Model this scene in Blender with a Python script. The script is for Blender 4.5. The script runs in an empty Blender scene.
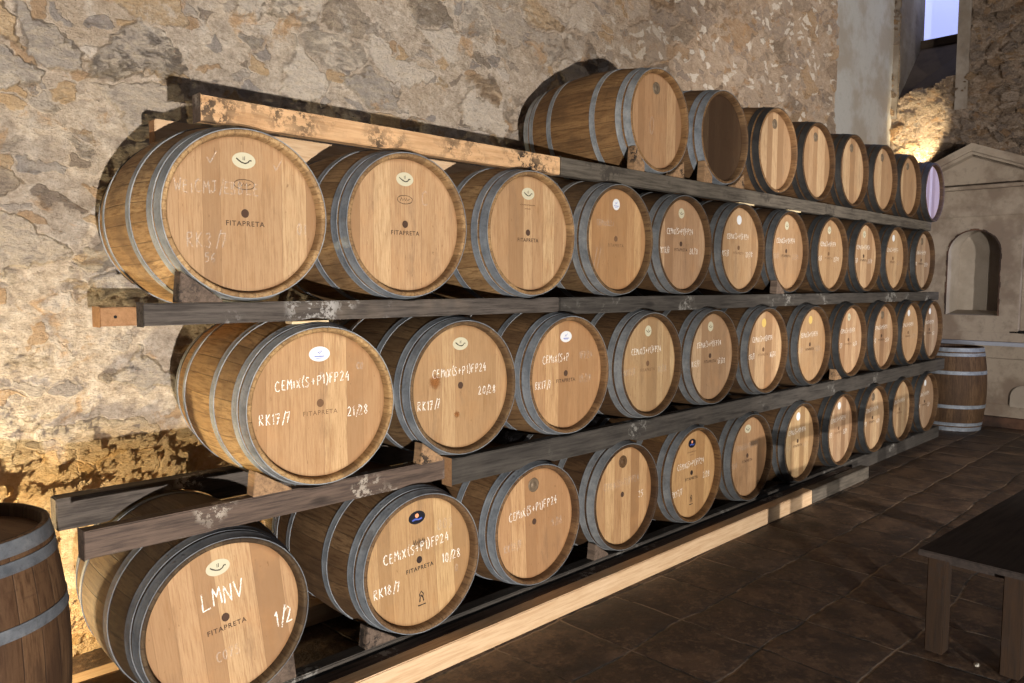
import bpy, bmesh, math, random
from mathutils import Vector, Matrix, Euler
R = random.Random(7)
S = bpy.context.scene
COL = S.collection
PI = math.pi

def lin(c):
    return tuple(((v/255)/12.92 if v/255 <= .04045 else ((v/255+.055)/1.055)**2.4) for v in c)

# ------------------------------------------------------------------ node helpers
class NT:
    def __init__(s, name):
        s.m = bpy.data.materials.new(name); s.m.use_nodes = True
        s.t = s.m.node_tree; s.t.nodes.clear()
        s.out = s.n('ShaderNodeOutputMaterial'); s.b = s.n('ShaderNodeBsdfPrincipled')
        s.l(s.b.outputs[0], s.out.inputs[0])
    def n(s, typ, **kw):
        nd = s.t.nodes.new(typ)
        for k, v in kw.items(): setattr(nd, k, v)
        return nd
    def l(s, a, b): s.t.links.new(a, b)
    def put(s, sock, v):
        if hasattr(v, 'links') or isinstance(v, bpy.types.NodeSocket): s.l(v, sock)
        else:
            if sock.type == 'RGBA' and len(v) == 3: v = (*v, 1)
            sock.default_value = v
    def coord(s, scale=(1,1,1), rand=0.0, loc=(0,0,0)):
        c = s.n('ShaderNodeTexCoord').outputs['Object']
        if rand:
            oi = s.n('ShaderNodeObjectInfo').outputs['Random']
            mu = s.math('MULTIPLY', oi, rand)
            cb = s.n('ShaderNodeCombineXYZ'); s.l(mu, cb.inputs[0]); s.l(mu, cb.inputs[1]); s.l(mu, cb.inputs[2])
            c = s.vmath('ADD', c, cb.outputs[0])
        mp = s.n('ShaderNodeMapping'); s.l(c, mp.inputs[0]); mp.inputs['Scale'].default_value = scale; mp.inputs['Location'].default_value = loc
        return mp.outputs[0]
    def noise(s, vec, scale, detail=4, rough=.55, dist=0, col=False):
        nd = s.n('ShaderNodeTexNoise'); s.l(vec, nd.inputs['Vector'])
        nd.inputs['Scale'].default_value = scale; nd.inputs['Detail'].default_value = detail
        nd.inputs['Roughness'].default_value = rough; nd.inputs['Distortion'].default_value = dist
        return nd.outputs['Color' if col else 'Fac']
    def math(s, op, a, b=0.0, c=None, clamp=False):
        nd = s.n('ShaderNodeMath', operation=op, use_clamp=clamp); s.put(nd.inputs[0], a); s.put(nd.inputs[1], b)
        if c is not None: s.put(nd.inputs[2], c)
        return nd.outputs[0]
    def vmath(s, op, a, b):
        nd = s.n('ShaderNodeVectorMath', operation=op); s.put(nd.inputs[0], a); s.put(nd.inputs[1], b); return nd.outputs[0]
    def mix(s, f, a, b, blend='MIX'):
        nd = s.n('ShaderNodeMix', data_type='RGBA', blend_type=blend); s.put(nd.inputs[0], f); s.put(nd.inputs[6], a); s.put(nd.inputs[7], b)
        return nd.outputs[2]
    def ramp(s, f, stops, interp='LINEAR'):
        nd = s.n('ShaderNodeValToRGB'); s.l(f, nd.inputs[0]); cr = nd.color_ramp; cr.interpolation = interp
        while len(cr.elements) < len(stops): cr.elements.new(.5)
        for e, (p, c) in zip(cr.elements, stops):
            e.position = p; e.color = (*c, 1) if len(c) == 3 else c
        return nd.outputs[0]
    def step(s, f, a, b):   # smooth 0..1
        nd = s.n('ShaderNodeMapRange', interpolation_type='SMOOTHSTEP'); s.put(nd.inputs[0], f)
        nd.inputs[1].default_value = a; nd.inputs[2].default_value = b; return nd.outputs[0]
    def sep(s, v):
        nd = s.n('ShaderNodeSeparateXYZ'); s.l(v, nd.inputs[0]); return nd.outputs
    def comb(s, x, y, z):
        nd = s.n('ShaderNodeCombineXYZ'); s.put(nd.inputs[0], x); s.put(nd.inputs[1], y); s.put(nd.inputs[2], z); return nd.outputs[0]
    def bump(s, h, strength, dist=.01):
        nd = s.n('ShaderNodeBump'); s.l(h, nd.inputs['Height']); nd.inputs['Strength'].default_value = strength
        nd.inputs['Distance'].default_value = dist; s.l(nd.outputs[0], s.b.inputs['Normal'])
    def fin(s, col, rough=.8, metal=0, spec=.3):
        s.put(s.b.inputs['Base Color'], col); s.put(s.b.inputs['Roughness'], rough); s.put(s.b.inputs['Metallic'], metal)
        s.b.inputs['Specular IOR Level'].default_value = spec
        return s.m

def objcolor(t):
    return t.n('ShaderNodeObjectInfo').outputs['Color']

# ------------------------------------------------------------------ materials
def m_head():
    t = NT('oak_head')
    c = t.coord(rand=17.0); x, y, z = t.sep(t.coord())
    rnd = t.n('ShaderNodeObjectInfo').outputs['Random']
    # planks: irregular widths from warped x
    xs = t.math('ADD', x, t.math('MULTIPLY', rnd, 3.0))
    wob = t.noise(t.comb(xs, 0.0, 0.0), 7, 1)
    xp = t.math('MULTIPLY', t.math('ADD', xs, t.math('MULTIPLY', wob, .09)), 13.5)
    pid = t.math('FLOOR', xp); fr = t.math('FRACT', xp)
    wn = t.n('ShaderNodeTexWhiteNoise', noise_dimensions='1D'); t.l(pid, wn.inputs['W'])
    seam = t.math('SUBTRACT', 1.0, t.step(t.math('ABSOLUTE', t.math('SUBTRACT', fr, .5)), .485, .5))
    shift = t.comb(0.0, t.math('MULTIPLY', wn.outputs['Value'], 9.0), 0.0)
    gc = t.vmath('ADD', t.n('ShaderNodeMapping').outputs[0], shift)
    mp = gc.node.inputs[0].links[0].from_node; t.l(c, mp.inputs[0]); mp.inputs['Scale'].default_value = (1, 1, .05)
    grain = t.noise(gc, 210, 6, .75)
    mp2 = t.n('ShaderNodeMapping'); t.l(c, mp2.inputs[0]); mp2.inputs['Scale'].default_value = (1, 1, .18)
    g2 = t.noise(t.vmath('ADD', mp2.outputs[0], shift), 26, 4, .6)
    blot = t.noise(c, 6, 5, .6)
    col = t.ramp(wn.outputs['Value'], [(0, lin((138,108,79))), (.3, lin((160,129,97))), (.7, lin((171,140,107))), (1, lin((188,160,124)))])
    col = t.mix(t.step(grain, .38, .75), col, lin((138,106,76)))
    col = t.mix(t.math('MULTIPLY', t.step(g2, .5, .8), .55), col, lin((134,98,64)))
    col = t.mix(t.math('MULTIPLY', t.step(blot, .5, .8), .35), col, lin((176,132,90)))
    col = t.mix(t.math('MULTIPLY', t.step(t.noise(t.coord((1,1,.25), rand=21), 9, 6, .75), .52, .72), .45), col, lin((112,90,72)))
    dirt = t.noise(c, 3.1, 6, .7)
    col = t.mix(t.math('MULTIPLY', t.step(dirt, .56, .75), .35), col, lin((120,92,66)))
    fleck = t.noise(t.coord((1,1,.35), rand=5), 90, 2, .5)
    col = t.mix(t.math('MULTIPLY', t.step(fleck, .70, .76), .5), col, lin((95,66,42)))
    col = t.mix(seam, lin((112,78,48)), col) if False else t.mix(t.math('MULTIPLY', t.math('SUBTRACT', 1.0, seam), .55), col, lin((104,72,46)))
    # head gets darker towards its edge, next to the croze
    r = t.math('SQRT', t.math('ADD', t.math('MULTIPLY', x, x), t.math('MULTIPLY', z, z)))
    col = t.mix(t.math('MULTIPLY', t.step(t.math('ADD', r, t.math('MULTIPLY', blot, .02)), .262, .28), .6), col, lin((112,76,46)))
    col = t.mix(1.0, col, objcolor(t), 'MULTIPLY')
    t.bump(t.math('ADD', grain, t.math('MULTIPLY', seam, 2.0)), .35, .0015)
    return t.fin(col, .72, spec=.25)

def m_staves():
    t = NT('oak_staves')
    c0 = t.coord(); x, y, z = t.sep(c0)
    ang = t.math('ARCTAN2', z, x)
    u = t.math('ADD', t.math('MULTIPLY', ang, 29/(2*PI)), 40.0)
    pid = t.math('FLOOR', u); fr = t.math('FRACT', u)
    wn = t.n('ShaderNodeTexWhiteNoise', noise_dimensions='2D')
    t.l(t.comb(pid, t.math('MULTIPLY', t.n('ShaderNodeObjectInfo').outputs['Random'], 31.0), 0.0), wn.inputs['Vector'])
    seam = t.step(t.math('ABSOLUTE', t.math('SUBTRACT', fr, .5)), .46, .5)
    c = t.coord((1, .07, 1), rand=13); grain = t.noise(c, 95, 5, .7)
    c2 = t.coord((1, .5, 1), rand=9); blot = t.noise(c2, 6, 6, .65)
    c3 = t.coord((.4, 3, .4), rand=3); cross = t.noise(c3, 30, 3, .6)
    col = t.ramp(wn.outputs['Value'], [(0, lin((132,106,76))), (.5, lin((152,124,90))), (1, lin((166,138,102)))])
    col = t.mix(t.step(grain, .40, .72), col, lin((104,76,48)))
    col = t.mix(t.math('MULTIPLY', t.step(blot, .46, .66), .6), col, lin((92,72,54)))
    col = t.mix(t.math('MULTIPLY', t.step(cross, .58, .75), .35), col, lin((84,62,44)))
    col = t.mix(t.math('MULTIPLY', seam, .5), col, lin((60,46,34)))
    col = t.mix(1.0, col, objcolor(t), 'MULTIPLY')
    t.bump(t.math('SUBTRACT', grain, t.math('MULTIPLY', seam, 1.6)), .5, .002)
    return t.fin(col, .75, spec=.25)

def m_hoop():
    t = NT('galvanised_hoop')
    c = t.coord(rand=11); n1 = t.noise(c, 14, 6, .7); n2 = t.noise(c, 90, 4, .7)
    col = t.ramp(n1, [(.3, lin((104,108,112))), (.5, lin((134,137,140))), (.7, lin((160,161,160)))])
    col = t.mix(t.math('MULTIPLY', t.step(n2, .5, .75), .45), col, lin((84,82,80)))
    col = t.mix(t.math('MULTIPLY', t.step(t.noise(c, 5, 5, .7), .58, .7), .4), col, lin((100,84,66)))
    t.bump(n2, .25, .001)
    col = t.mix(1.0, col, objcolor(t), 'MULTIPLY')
    return t.fin(col, t.math('ADD', .48, t.math('MULTIPLY', n1, .3)), .25, .35)

def m_timber(name, base, dark, spots=0.0, axis=(.06,1,1), spotcol=(40,34,30), knots=True, light=None):
    t = NT(name)
    c = t.coord(axis, rand=7); g = t.noise(c, 70, 6, .72); g2 = t.noise(c, 12, 5, .6, 1.2)
    cc = t.coord(rand=5)
    col = t.mix(t.step(g, .36, .72), lin(base), lin(dark))
    col = t.mix(t.math('MULTIPLY', t.step(g2, .48, .7), .5), col, lin(dark))
    b = t.noise(cc, 3.0, 4, .6)
    col = t.mix(t.math('MULTIPLY', t.step(b, .48, .72), .35), col, lin(light or tuple(min(255, int(v*1.2)) for v in base)))
    if knots:
        v = t.n('ShaderNodeTexVoronoi'); t.l(t.coord((.35 if axis[0] < 1 else 1, .35 if axis[1] < 1 else 1, 1), rand=6), v.inputs['Vector']); v.inputs['Scale'].default_value = 6
        col = t.mix(t.math('MULTIPLY', t.math('SUBTRACT', 1.0, t.step(v.outputs['Distance'], .05, .13)), .6), col, lin(tuple(int(q*.55) for q in dark)))
    if spots:
        s1 = t.noise(cc, 26, 5, .75); s2 = t.noise(cc, 4, 3, .5)
        f = t.math('MULTIPLY', t.step(s1, .47 if spots > .9 else .50, .56), t.step(s2, .62 - spots*.26, .66))
        col = t.mix(f, col, lin(spotcol))
    t.bump(g, .6, .003)
    return t.fin(col, .8, spec=.25)

def m_flat(name, rgb, rough=.7, metal=0, noise=0.0, spec=.3):
    t = NT(name)
    col = lin(rgb)
    if noise:
        n = t.noise(t.coord(), 60, 4, .6); col = t.mix(t.math('MULTIPLY', n, noise), lin(rgb), lin(tuple(int(v*.5) for v in rgb)))
    return t.fin(col, rough, metal, spec)

def m_chalk(name, dens, amt=1.0):
    t = NT(name)
    n = t.noise(t.coord(), 330, 3, .7); n2 = t.noise(t.coord(), 30, 2, .5)
    f = t.step(t.math('ADD', n, t.math('MULTIPLY', n2, .35)), dens, dens+.10)
    f = t.math('MULTIPLY', f, amt)
    tr = t.n('ShaderNodeBsdfTransparent'); mx = t.n('ShaderNodeMixShader')
    t.l(f, mx.inputs[0]); t.l(tr.outputs[0], mx.inputs[1]); t.l(t.b.outputs[0], mx.inputs[2]); t.l(mx.outputs[0], t.out.inputs[0])
    return t.fin(lin((236,230,220)), .95)

def m_stone(name, plane, tint=1.0, brown=0.0, disp=.05, scale=1.0, expose=.5):
    """rubble masonry in lime mortar: colour and true displacement from the same nodes"""
    t = NT(name)
    c = t.n('ShaderNodeTexCoord').outputs['Object']
    x, y, z = t.sep(c)
    base = t.comb(x, z, 0.0) if plane == 'x' else t.comb(y, z, 3.7)
    w = t.noise(base, 2.2, 4, .6, col=True); w2 = t.noise(base, 9, 3, .6, col=True)
    wv = t.n('ShaderNodeVectorMath', operation='MULTIPLY_ADD'); t.l(t.vmath('SUBTRACT', w, (.5,.5,.5)), wv.inputs[0]); wv.inputs[1].default_value = (.42,.30,0); t.l(base, wv.inputs[2])
    wv2 = t.n('ShaderNodeVectorMath', operation='MULTIPLY_ADD'); t.l(t.vmath('SUBTRACT', w2, (.5,.5,.5)), wv2.inputs[0]); wv2.inputs[1].default_value = (.10,.08,0); t.l(wv.outputs[0], wv2.inputs[2])
    def cells(sc, an):
        mp = t.n('ShaderNodeMapping'); t.l(wv2.outputs[0], mp.inputs[0]); mp.inputs['Scale'].default_value = (1, an, 1)
        a = t.n('ShaderNodeTexVoronoi', feature='F1', voronoi_dimensions='2D'); t.l(mp.outputs[0], a.inputs['Vector']); a.inputs['Scale'].default_value = sc*scale
        b = t.n('ShaderNodeTexVoronoi', feature='DISTANCE_TO_EDGE', voronoi_dimensions='2D'); t.l(mp.outputs[0], b.inputs['Vector']); b.inputs['Scale'].default_value = sc*scale
        return a.outputs['Color'], b.outputs['Distance']
    fine = t.noise(base, 60, 8, .72); med = t.noise(base, 14, 6, .65); big = t.noise(base, 1.3, 4, .6)
    flaky = t.n('ShaderNodeMapping'); t.l(base, flaky.inputs[0]); flaky.inputs['Scale'].default_value = (1, 2.0, 1); flaky.inputs['Rotation'].default_value = (0, 0, .15)
    flk = t.noise(flaky.outputs[0], 7, 7, .68)
    pal = [(0, lin((150,146,142))), (.16, lin((184,156,116))), (.32, lin((168,160,150))), (.46, lin((122,110,98))), (.58, lin((206,198,186))), (.72, lin((170,140,104))), (.86, lin((140,136,134))), (1, lin((196,166,118)))]
    c1, d1 = cells(3.3, 1.5); c2, d2 = cells(9.5, 1.7)
    r1, g1, b1 = t.sep(c1); r2, g2, b2 = t.sep(c2)
    hi = t.noise(base, 34, 8, .78); rag = t.noise(flaky.outputs[0], 15, 9, .78)
    edge_n = t.math('ADD', t.math('MULTIPLY', t.math('SUBTRACT', med, .5), .26), t.math('MULTIPLY', t.math('SUBTRACT', hi, .5), .12))
    k1 = t.step(t.math('ADD', d1, edge_n), .03, .10)
    k1 = t.math('MULTIPLY', k1, t.step(t.math('ADD', t.math('ADD', g1, t.math('MULTIPLY', t.math('SUBTRACT', rag, .5), .9)), t.math('MULTIPLY', t.math('SUBTRACT', big, .5), .8)), 1-expose-.12, 1-expose+.12))
    k2 = t.step(t.math('ADD', d2, edge_n), .05, .13)
    k2 = t.math('MULTIPLY', k2, t.step(t.math('ADD', g2, t.math('MULTIPLY', t.math('SUBTRACT', rag, .5), .5)), .62, .72)); k2 = t.math('MULTIPLY', k2, t.math('SUBTRACT', 1.0, k1))
    s1 = t.ramp(r1, pal, 'CONSTANT'); s2 = t.ramp(r2, pal, 'CONSTANT')
    mort = t.ramp(t.math('ADD', t.math('MULTIPLY', med, .5), t.math('MULTIPLY', hi, .5)), [(.34, lin((146,132,116))), (.5, lin((194,181,163))), (.64, lin((224,216,202)))])
    mort = t.mix(t.math('MULTIPLY', t.step(big, .5, .7), .35), mort, lin((176,152,120)))
    s1 = t.mix(.30, s1, mort); s2 = t.mix(.25, s2, mort)
    sv = t.mix(t.math('MULTIPLY', t.step(rag, .46, .62), .5), s1, lin((206,192,168)))
    sv = t.mix(t.math('MULTIPLY', t.step(hi, .54, .66), .5), sv, lin((104,92,82)))
    col = t.mix(k1, mort, sv)
    col = t.mix(k2, col, s2)
    # broken patches of darker and rusty stain, pale lime blooms, small pits
    col = t.mix(t.math('MULTIPLY', t.step(flk, .58, .70), .5), col, lin((104,90,78)))
    col = t.mix(t.math('MULTIPLY', t.step(t.noise(base, 5, 8, .75), .56, .66), .55), col, lin((222,216,204)))
    col = t.mix(t.math('MULTIPLY', t.step(t.noise(wv.outputs[0], 3.7, 7, .7), .57, .66), .5), col, lin((190,146,88)))
    col = t.mix(t.math('MULTIPLY', t.step(rag, .60, .66), .6), col, lin((78,66,56)))
    spk = t.noise(base, 120, 4, .7)
    col = t.mix(t.math('MULTIPLY', t.step(spk, .60, .70), .5), col, lin((70,60,52)))
    col = t.mix(t.math('MULTIPLY', t.math('SUBTRACT', 1.0, t.step(spk, .30, .40)), .4), col, lin((226,218,204)))
    col = t.mix(t.math('MULTIPLY', t.step(fine, .40, .72), .5), col, t.mix(.5, col, lin((80,68,56))))
    if brown: col = t.mix(brown, col, lin((120,92,62)), 'MULTIPLY')
    # the wall turns browner and more weathered towards the far end and low down yellower stone
    if plane == 'x':
        far = t.step(x, 2.6, 5.5)
        dk = t.ramp(flk, [(.35, lin((128,108,88))), (.55, lin((170,150,126))), (.7, lin((196,184,166)))])
        col = t.mix(t.math('MULTIPLY', far, .30), col, dk)
        col = t.mix(t.math('MULTIPLY', far, .45), col, lin((190,166,140)), 'MULTIPLY')
        wb = t.math('MULTIPLY', far, t.step(t.math('ADD', d2, edge_n), .10, .18)); wb = t.math('MULTIPLY', wb, t.step(b2, .80, .84)); col = t.mix(t.math('MULTIPLY', wb, .8), col, lin((204,196,182)))
        low = t.math('SUBTRACT', 1.0, t.step(t.math('ADD', z, t.math('MULTIPLY', big, .3)), .75, .95))
        col = t.mix(t.math('MULTIPLY', low, .5), col, lin((196,158,100)))
    col = t.mix(1.0, col, (tint*1.07, tint*1.02, tint*1.01), 'MULTIPLY')
    # height
    groove = t.math('MULTIPLY', t.math('SUBTRACT', 1.0, t.step(t.math('ABSOLUTE', t.math('SUBTRACT', t.math('ADD', d1, edge_n), .05)), .0, .035)), t.step(g1, .35, .5))
    h = t.math('MULTIPLY', k1, t.math('ADD', .30, t.math('MULTIPLY', b1, .60)))
    h = t.math('ADD', h, t.math('MULTIPLY', k2, .18))
    h = t.math('ADD', h, t.math('MULTIPLY', flk, .45))
    h = t.math('ADD', h, t.math('MULTIPLY', med, .55))
    h = t.math('ADD', h, t.math('MULTIPLY', rag, .60))
    h = t.math('ADD', h, t.math('MULTIPLY', hi, .42))
    h = t.math('SUBTRACT', h, t.math('MULTIPLY', groove, .12))
    h = t.math('ADD', h, t.math('MULTIPLY', big, .5))
    dn = t.n('ShaderNodeDisplacement'); t.l(h, dn.inputs['Height']); dn.inputs['Midlevel'].default_value = 1.3; dn.inputs['Scale'].default_value = disp
    t.l(dn.outputs[0], t.out.inputs['Displacement'])
    t.m.displacement_method = 'BOTH'
    return t.fin(col, .92, spec=.15)

def m_floor():
    t = NT('terracotta_floor')
    c = t.n('ShaderNodeTexCoord').outputs['Object']; x, y, z = t.sep(c)
    w = t.noise(c, 1.6, 3, .5, col=True); w2 = t.noise(c, 14, 3, .6, col=True)
    a = t.n('ShaderNodeVectorMath', operation='MULTIPLY_ADD'); t.l(t.vmath('SUBTRACT', w, (.5,.5,.5)), a.inputs[0]); a.inputs[1].default_value = (.10,.10,0); t.l(c, a.inputs[2])
    a2 = t.n('ShaderNodeVectorMath', operation='MULTIPLY_ADD'); t.l(t.vmath('SUBTRACT', w2, (.5,.5,.5)), a2.inputs[0]); a2.inputs[1].default_value = (.018,.018,0); t.l(a.outputs[0], a2.inputs[2])
    x, y, z = t.sep(a2.outputs[0])
    u = t.math('MULTIPLY', t.math('SUBTRACT', x, 2.64-4*.405), 1/.405); v = t.math('MULTIPLY', t.math('SUBTRACT', y, -.605-20*.405), 1/.405)
    iu = t.math('FLOOR', u); iv = t.math('FLOOR', v)
    fu = t.math('ABSOLUTE', t.math('SUBTRACT', t.math('FRACT', u), .5)); fv = t.math('ABSOLUTE', t.math('SUBTRACT', t.math('FRACT', v), .5))
    e = t.math('MAXIMUM', fu, fv); grout = t.step(e, .478, .494)
    wn = t.n('ShaderNodeTexWhiteNoise', noise_dimensions='2D'); t.l(t.comb(iu, iv, 0.0), wn.inputs['Vector'])
    n1 = t.noise(c, 5, 6, .65); n2 = t.noise(c, 32, 6, .7)
    col = t.ramp(wn.outputs['Value'], [(0, lin((72,54,42))), (.4, lin((90,68,52))), (.8, lin((102,80,62))), (1, lin((84,68,58)))])
    col = t.mix(t.step(n1, .40, .60), col, lin((54,38,30)))
    col = t.mix(t.math('MULTIPLY', t.step(n2, .45, .7), .55), col, lin((142,116,90)))
    col = t.mix(t.math('MULTIPLY', t.step(t.noise(c, 9, 7, .72), .52, .62), .6), col, lin((44,32,26)))
    col = t.mix(t.math('MULTIPLY', t.step(t.noise(c, 2.2, 4, .6), .52, .62), .6), col, lin((40,30,26)))
    gc = t.mix(t.step(t.noise(c, 2.6, 5, .7), .46, .58), lin((30,24,20)), lin((140,118,96)))
    col = t.mix(grout, col, gc)
    dome = t.math('MULTIPLY', t.math('POWER', t.math('MULTIPLY', e, 2.0), 3.5), .8)
    h = t.math('SUBTRACT', t.math('ADD', t.math('MULTIPLY', n1, .5), t.math('MULTIPLY', n2, .45)), t.math('ADD', dome, t.math('MULTIPLY', grout, .8)))
    h = t.math('ADD', h, t.math('MULTIPLY', wn.outputs['Value'], .4))
    dn = t.n('ShaderNodeBump'); t.l(h, dn.inputs['Height']); dn.inputs['Strength'].default_value = .8; dn.inputs['Distance'].default_value = .022
    t.l(dn.outputs[0], t.b.inputs['Normal'])
    return t.fin(col, t.math('ADD', .42, t.math('MULTIPLY', n2, .35)), spec=.45)

def m_plaster(name, base, second, patch=.5, bump=.4):
    t = NT(name)
    c = t.n('ShaderNodeTexCoord').outputs['Object']
    n1 = t.noise(c, 2.3, 5, .6); n2 = t.noise(c, 12, 6, .65); n3 = t.noise(c, 90, 4, .6)
    col = t.mix(t.step(n1, .42, .62), lin(base), lin(second))
    col = t.mix(t.math('MULTIPLY', t.step(n2, .5, .7), patch), col, lin(tuple(int(v*.72) for v in base)))
    col = t.mix(t.math('MULTIPLY', n3, .25), col, lin(tuple(int(v*.6) for v in base)))
    t.bump(t.math('ADD', n2, t.math('MULTIPLY', n3, .3)), bump, .006)
    return t.fin(col, .9, spec=.15)

M = dict(
    head=m_head(), staves=m_staves(), hoop=m_hoop(),
    dark_beam=m_timber('weathered_dark_timber', (86,78,72), (44,38,34), .24, spotcol=(150,145,140), light=(128,112,96)),
    far_beam=m_timber('blackened_rack_timber', (70,65,60), (40,36,33), .2, spotcol=(120,116,110), light=(84,76,68)),
    brown_beam=m_timber('brown_stained_timber', (94,78,68), (52,43,38), .22, spotcol=(150,140,128)),
    grey_beam=m_timber('grey_driftwood_timber', (96,88,78), (52,46,40), .4, spotcol=(60,54,48)),
    pine=m_timber('pale_pine_timber', (202,172,138), (178,144,108), .0, light=(212,184,152)),
    mould_pine=m_timber('mould_spotted_pine', (196,158,118), (164,124,86), 1.0),
    cut=m_timber('sawn_end_grain', (158,120,86), (132,96,64), 0, (1,1,1), knots=False),
    wedge=m_timber('wedge_wood', (154,122,90), (104,80,60), .4, (1,.1,1), knots=False),
    dark_wedge=m_timber('dark_wedge_wood', (104,88,76), (66,54,46), .4, (1,.1,1), knots=False),
    shim=m_timber('pale_shim_wood', (224,204,166), (190,160,118), 0, knots=False),
    bench_top=m_timber('dark_bench_top', (50,42,38), (28,23,21), 0, knots=False),
    bench_leg=m_timber('bench_leg_wood', (44,28,14), (26,17,10), .7, (1,1,.06), spotcol=(36,26,20), knots=False),
    stonewall=m_stone('rubble_stone_wall', 'x', 1.0, 0, .038, 1.0, .55),
    endstone=m_stone('brown_rubble_stone', 'y', .85, .62, .07, 2.3, .4),
    floor=m_floor(),
    plaster=m_plaster('aged_white_plaster', (164,160,154), (148,138,126), .2, .15),
    tomb=m_plaster('aged_lime_render', (152,138,122), (122,106,92), .5, .3),
    niche=m_plaster('smooth_niche_plaster', (166,154,140), (150,138,124), .15, .1),
    brick=m_plaster('niche_brick_edge', (96,70,56), (52,42,38), .5, .8),
    jamb=m_plaster('window_jamb_plaster', (132,122,112), (112,100,88), .5, .5),
    sill=m_plaster('dark_window_sill', (74,62,52), (60,50,42), .3, .3),
    slab=m_plaster('grey_marble_slab', (150,152,160), (128,128,134), .4, .2),
    ceiling=m_plaster('ceiling_plaster', (150,140,126), (130,120,108), .3, .2),
    cream=m_flat('cream_label_paper', (186,178,152), .6), white=m_flat('white_label_paper', (214,214,214), .55),
    yellow=m_flat('yellow_label_paper', (198,168,96), .6), black=m_flat('black_label_paper', (24,24,32), .5),
    steel=m_flat('dull_metal_roundel', (128,110,90), .5, .3, .5), darkround=m_flat('brown_roundel', (98,72,48), .6, .1, .5),
    ink=m_flat('black_ink', (46,34,30), .8), blueink=m_flat('blue_ink', (74,92,170), .7), stampink=m_flat('brown_branding_ink', (72,52,40), .9),
    fadedink=m_flat('faded_branding_ink', (104,76,54), .9), orange=m_flat('orange_print', (226,150,110), .6),
    chalk=m_chalk('white_chalk', .56), faint=m_chalk('faint_chalk', .56, .26),
    stain=None, pebble=m_flat('white_chip', (196,190,178), .9, 0, .3), iron=m_flat('black_iron', (28,26,26), .5, .6),
)
def m_stain():
    t = NT('brown_wood_stain'); c = t.coord(); x, y, z = t.sep(c)
    r = t.math('SQRT', t.math('ADD', t.math('MULTIPLY', x, x), t.math('MULTIPLY', z, z)))
    n = t.noise(c, 45, 4, .6)
    f = t.math('MULTIPLY', t.math('SUBTRACT', 1.0, t.step(t.math('ADD', r, t.math('MULTIPLY', n, .03)), .022, .052)), .6)
    tr = t.n('ShaderNodeBsdfTransparent'); mx = t.n('ShaderNodeMixShader')
    t.l(f, mx.inputs[0]); t.l(tr.outputs[0], mx.inputs[1]); t.l(t.b.outputs[0], mx.inputs[2]); t.l(mx.outputs[0], t.out.inputs[0])
    return t.fin(lin((150,96,50)), .8)
M['stain'] = m_stain()
def m_emit(name, rgb, st):
    t = NT(name); t.b.inputs['Emission Color'].default_value = (*lin(rgb), 1); t.b.inputs['Emission Strength'].default_value = st
    return t.fin(lin(rgb), .5)
M['daylight'] = m_emit('frosted_daylit_glass', (176,186,244), 1.0)
M['lamp'] = m_emit('lit_lamp_lens', (255,214,140), 12.0)

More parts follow.
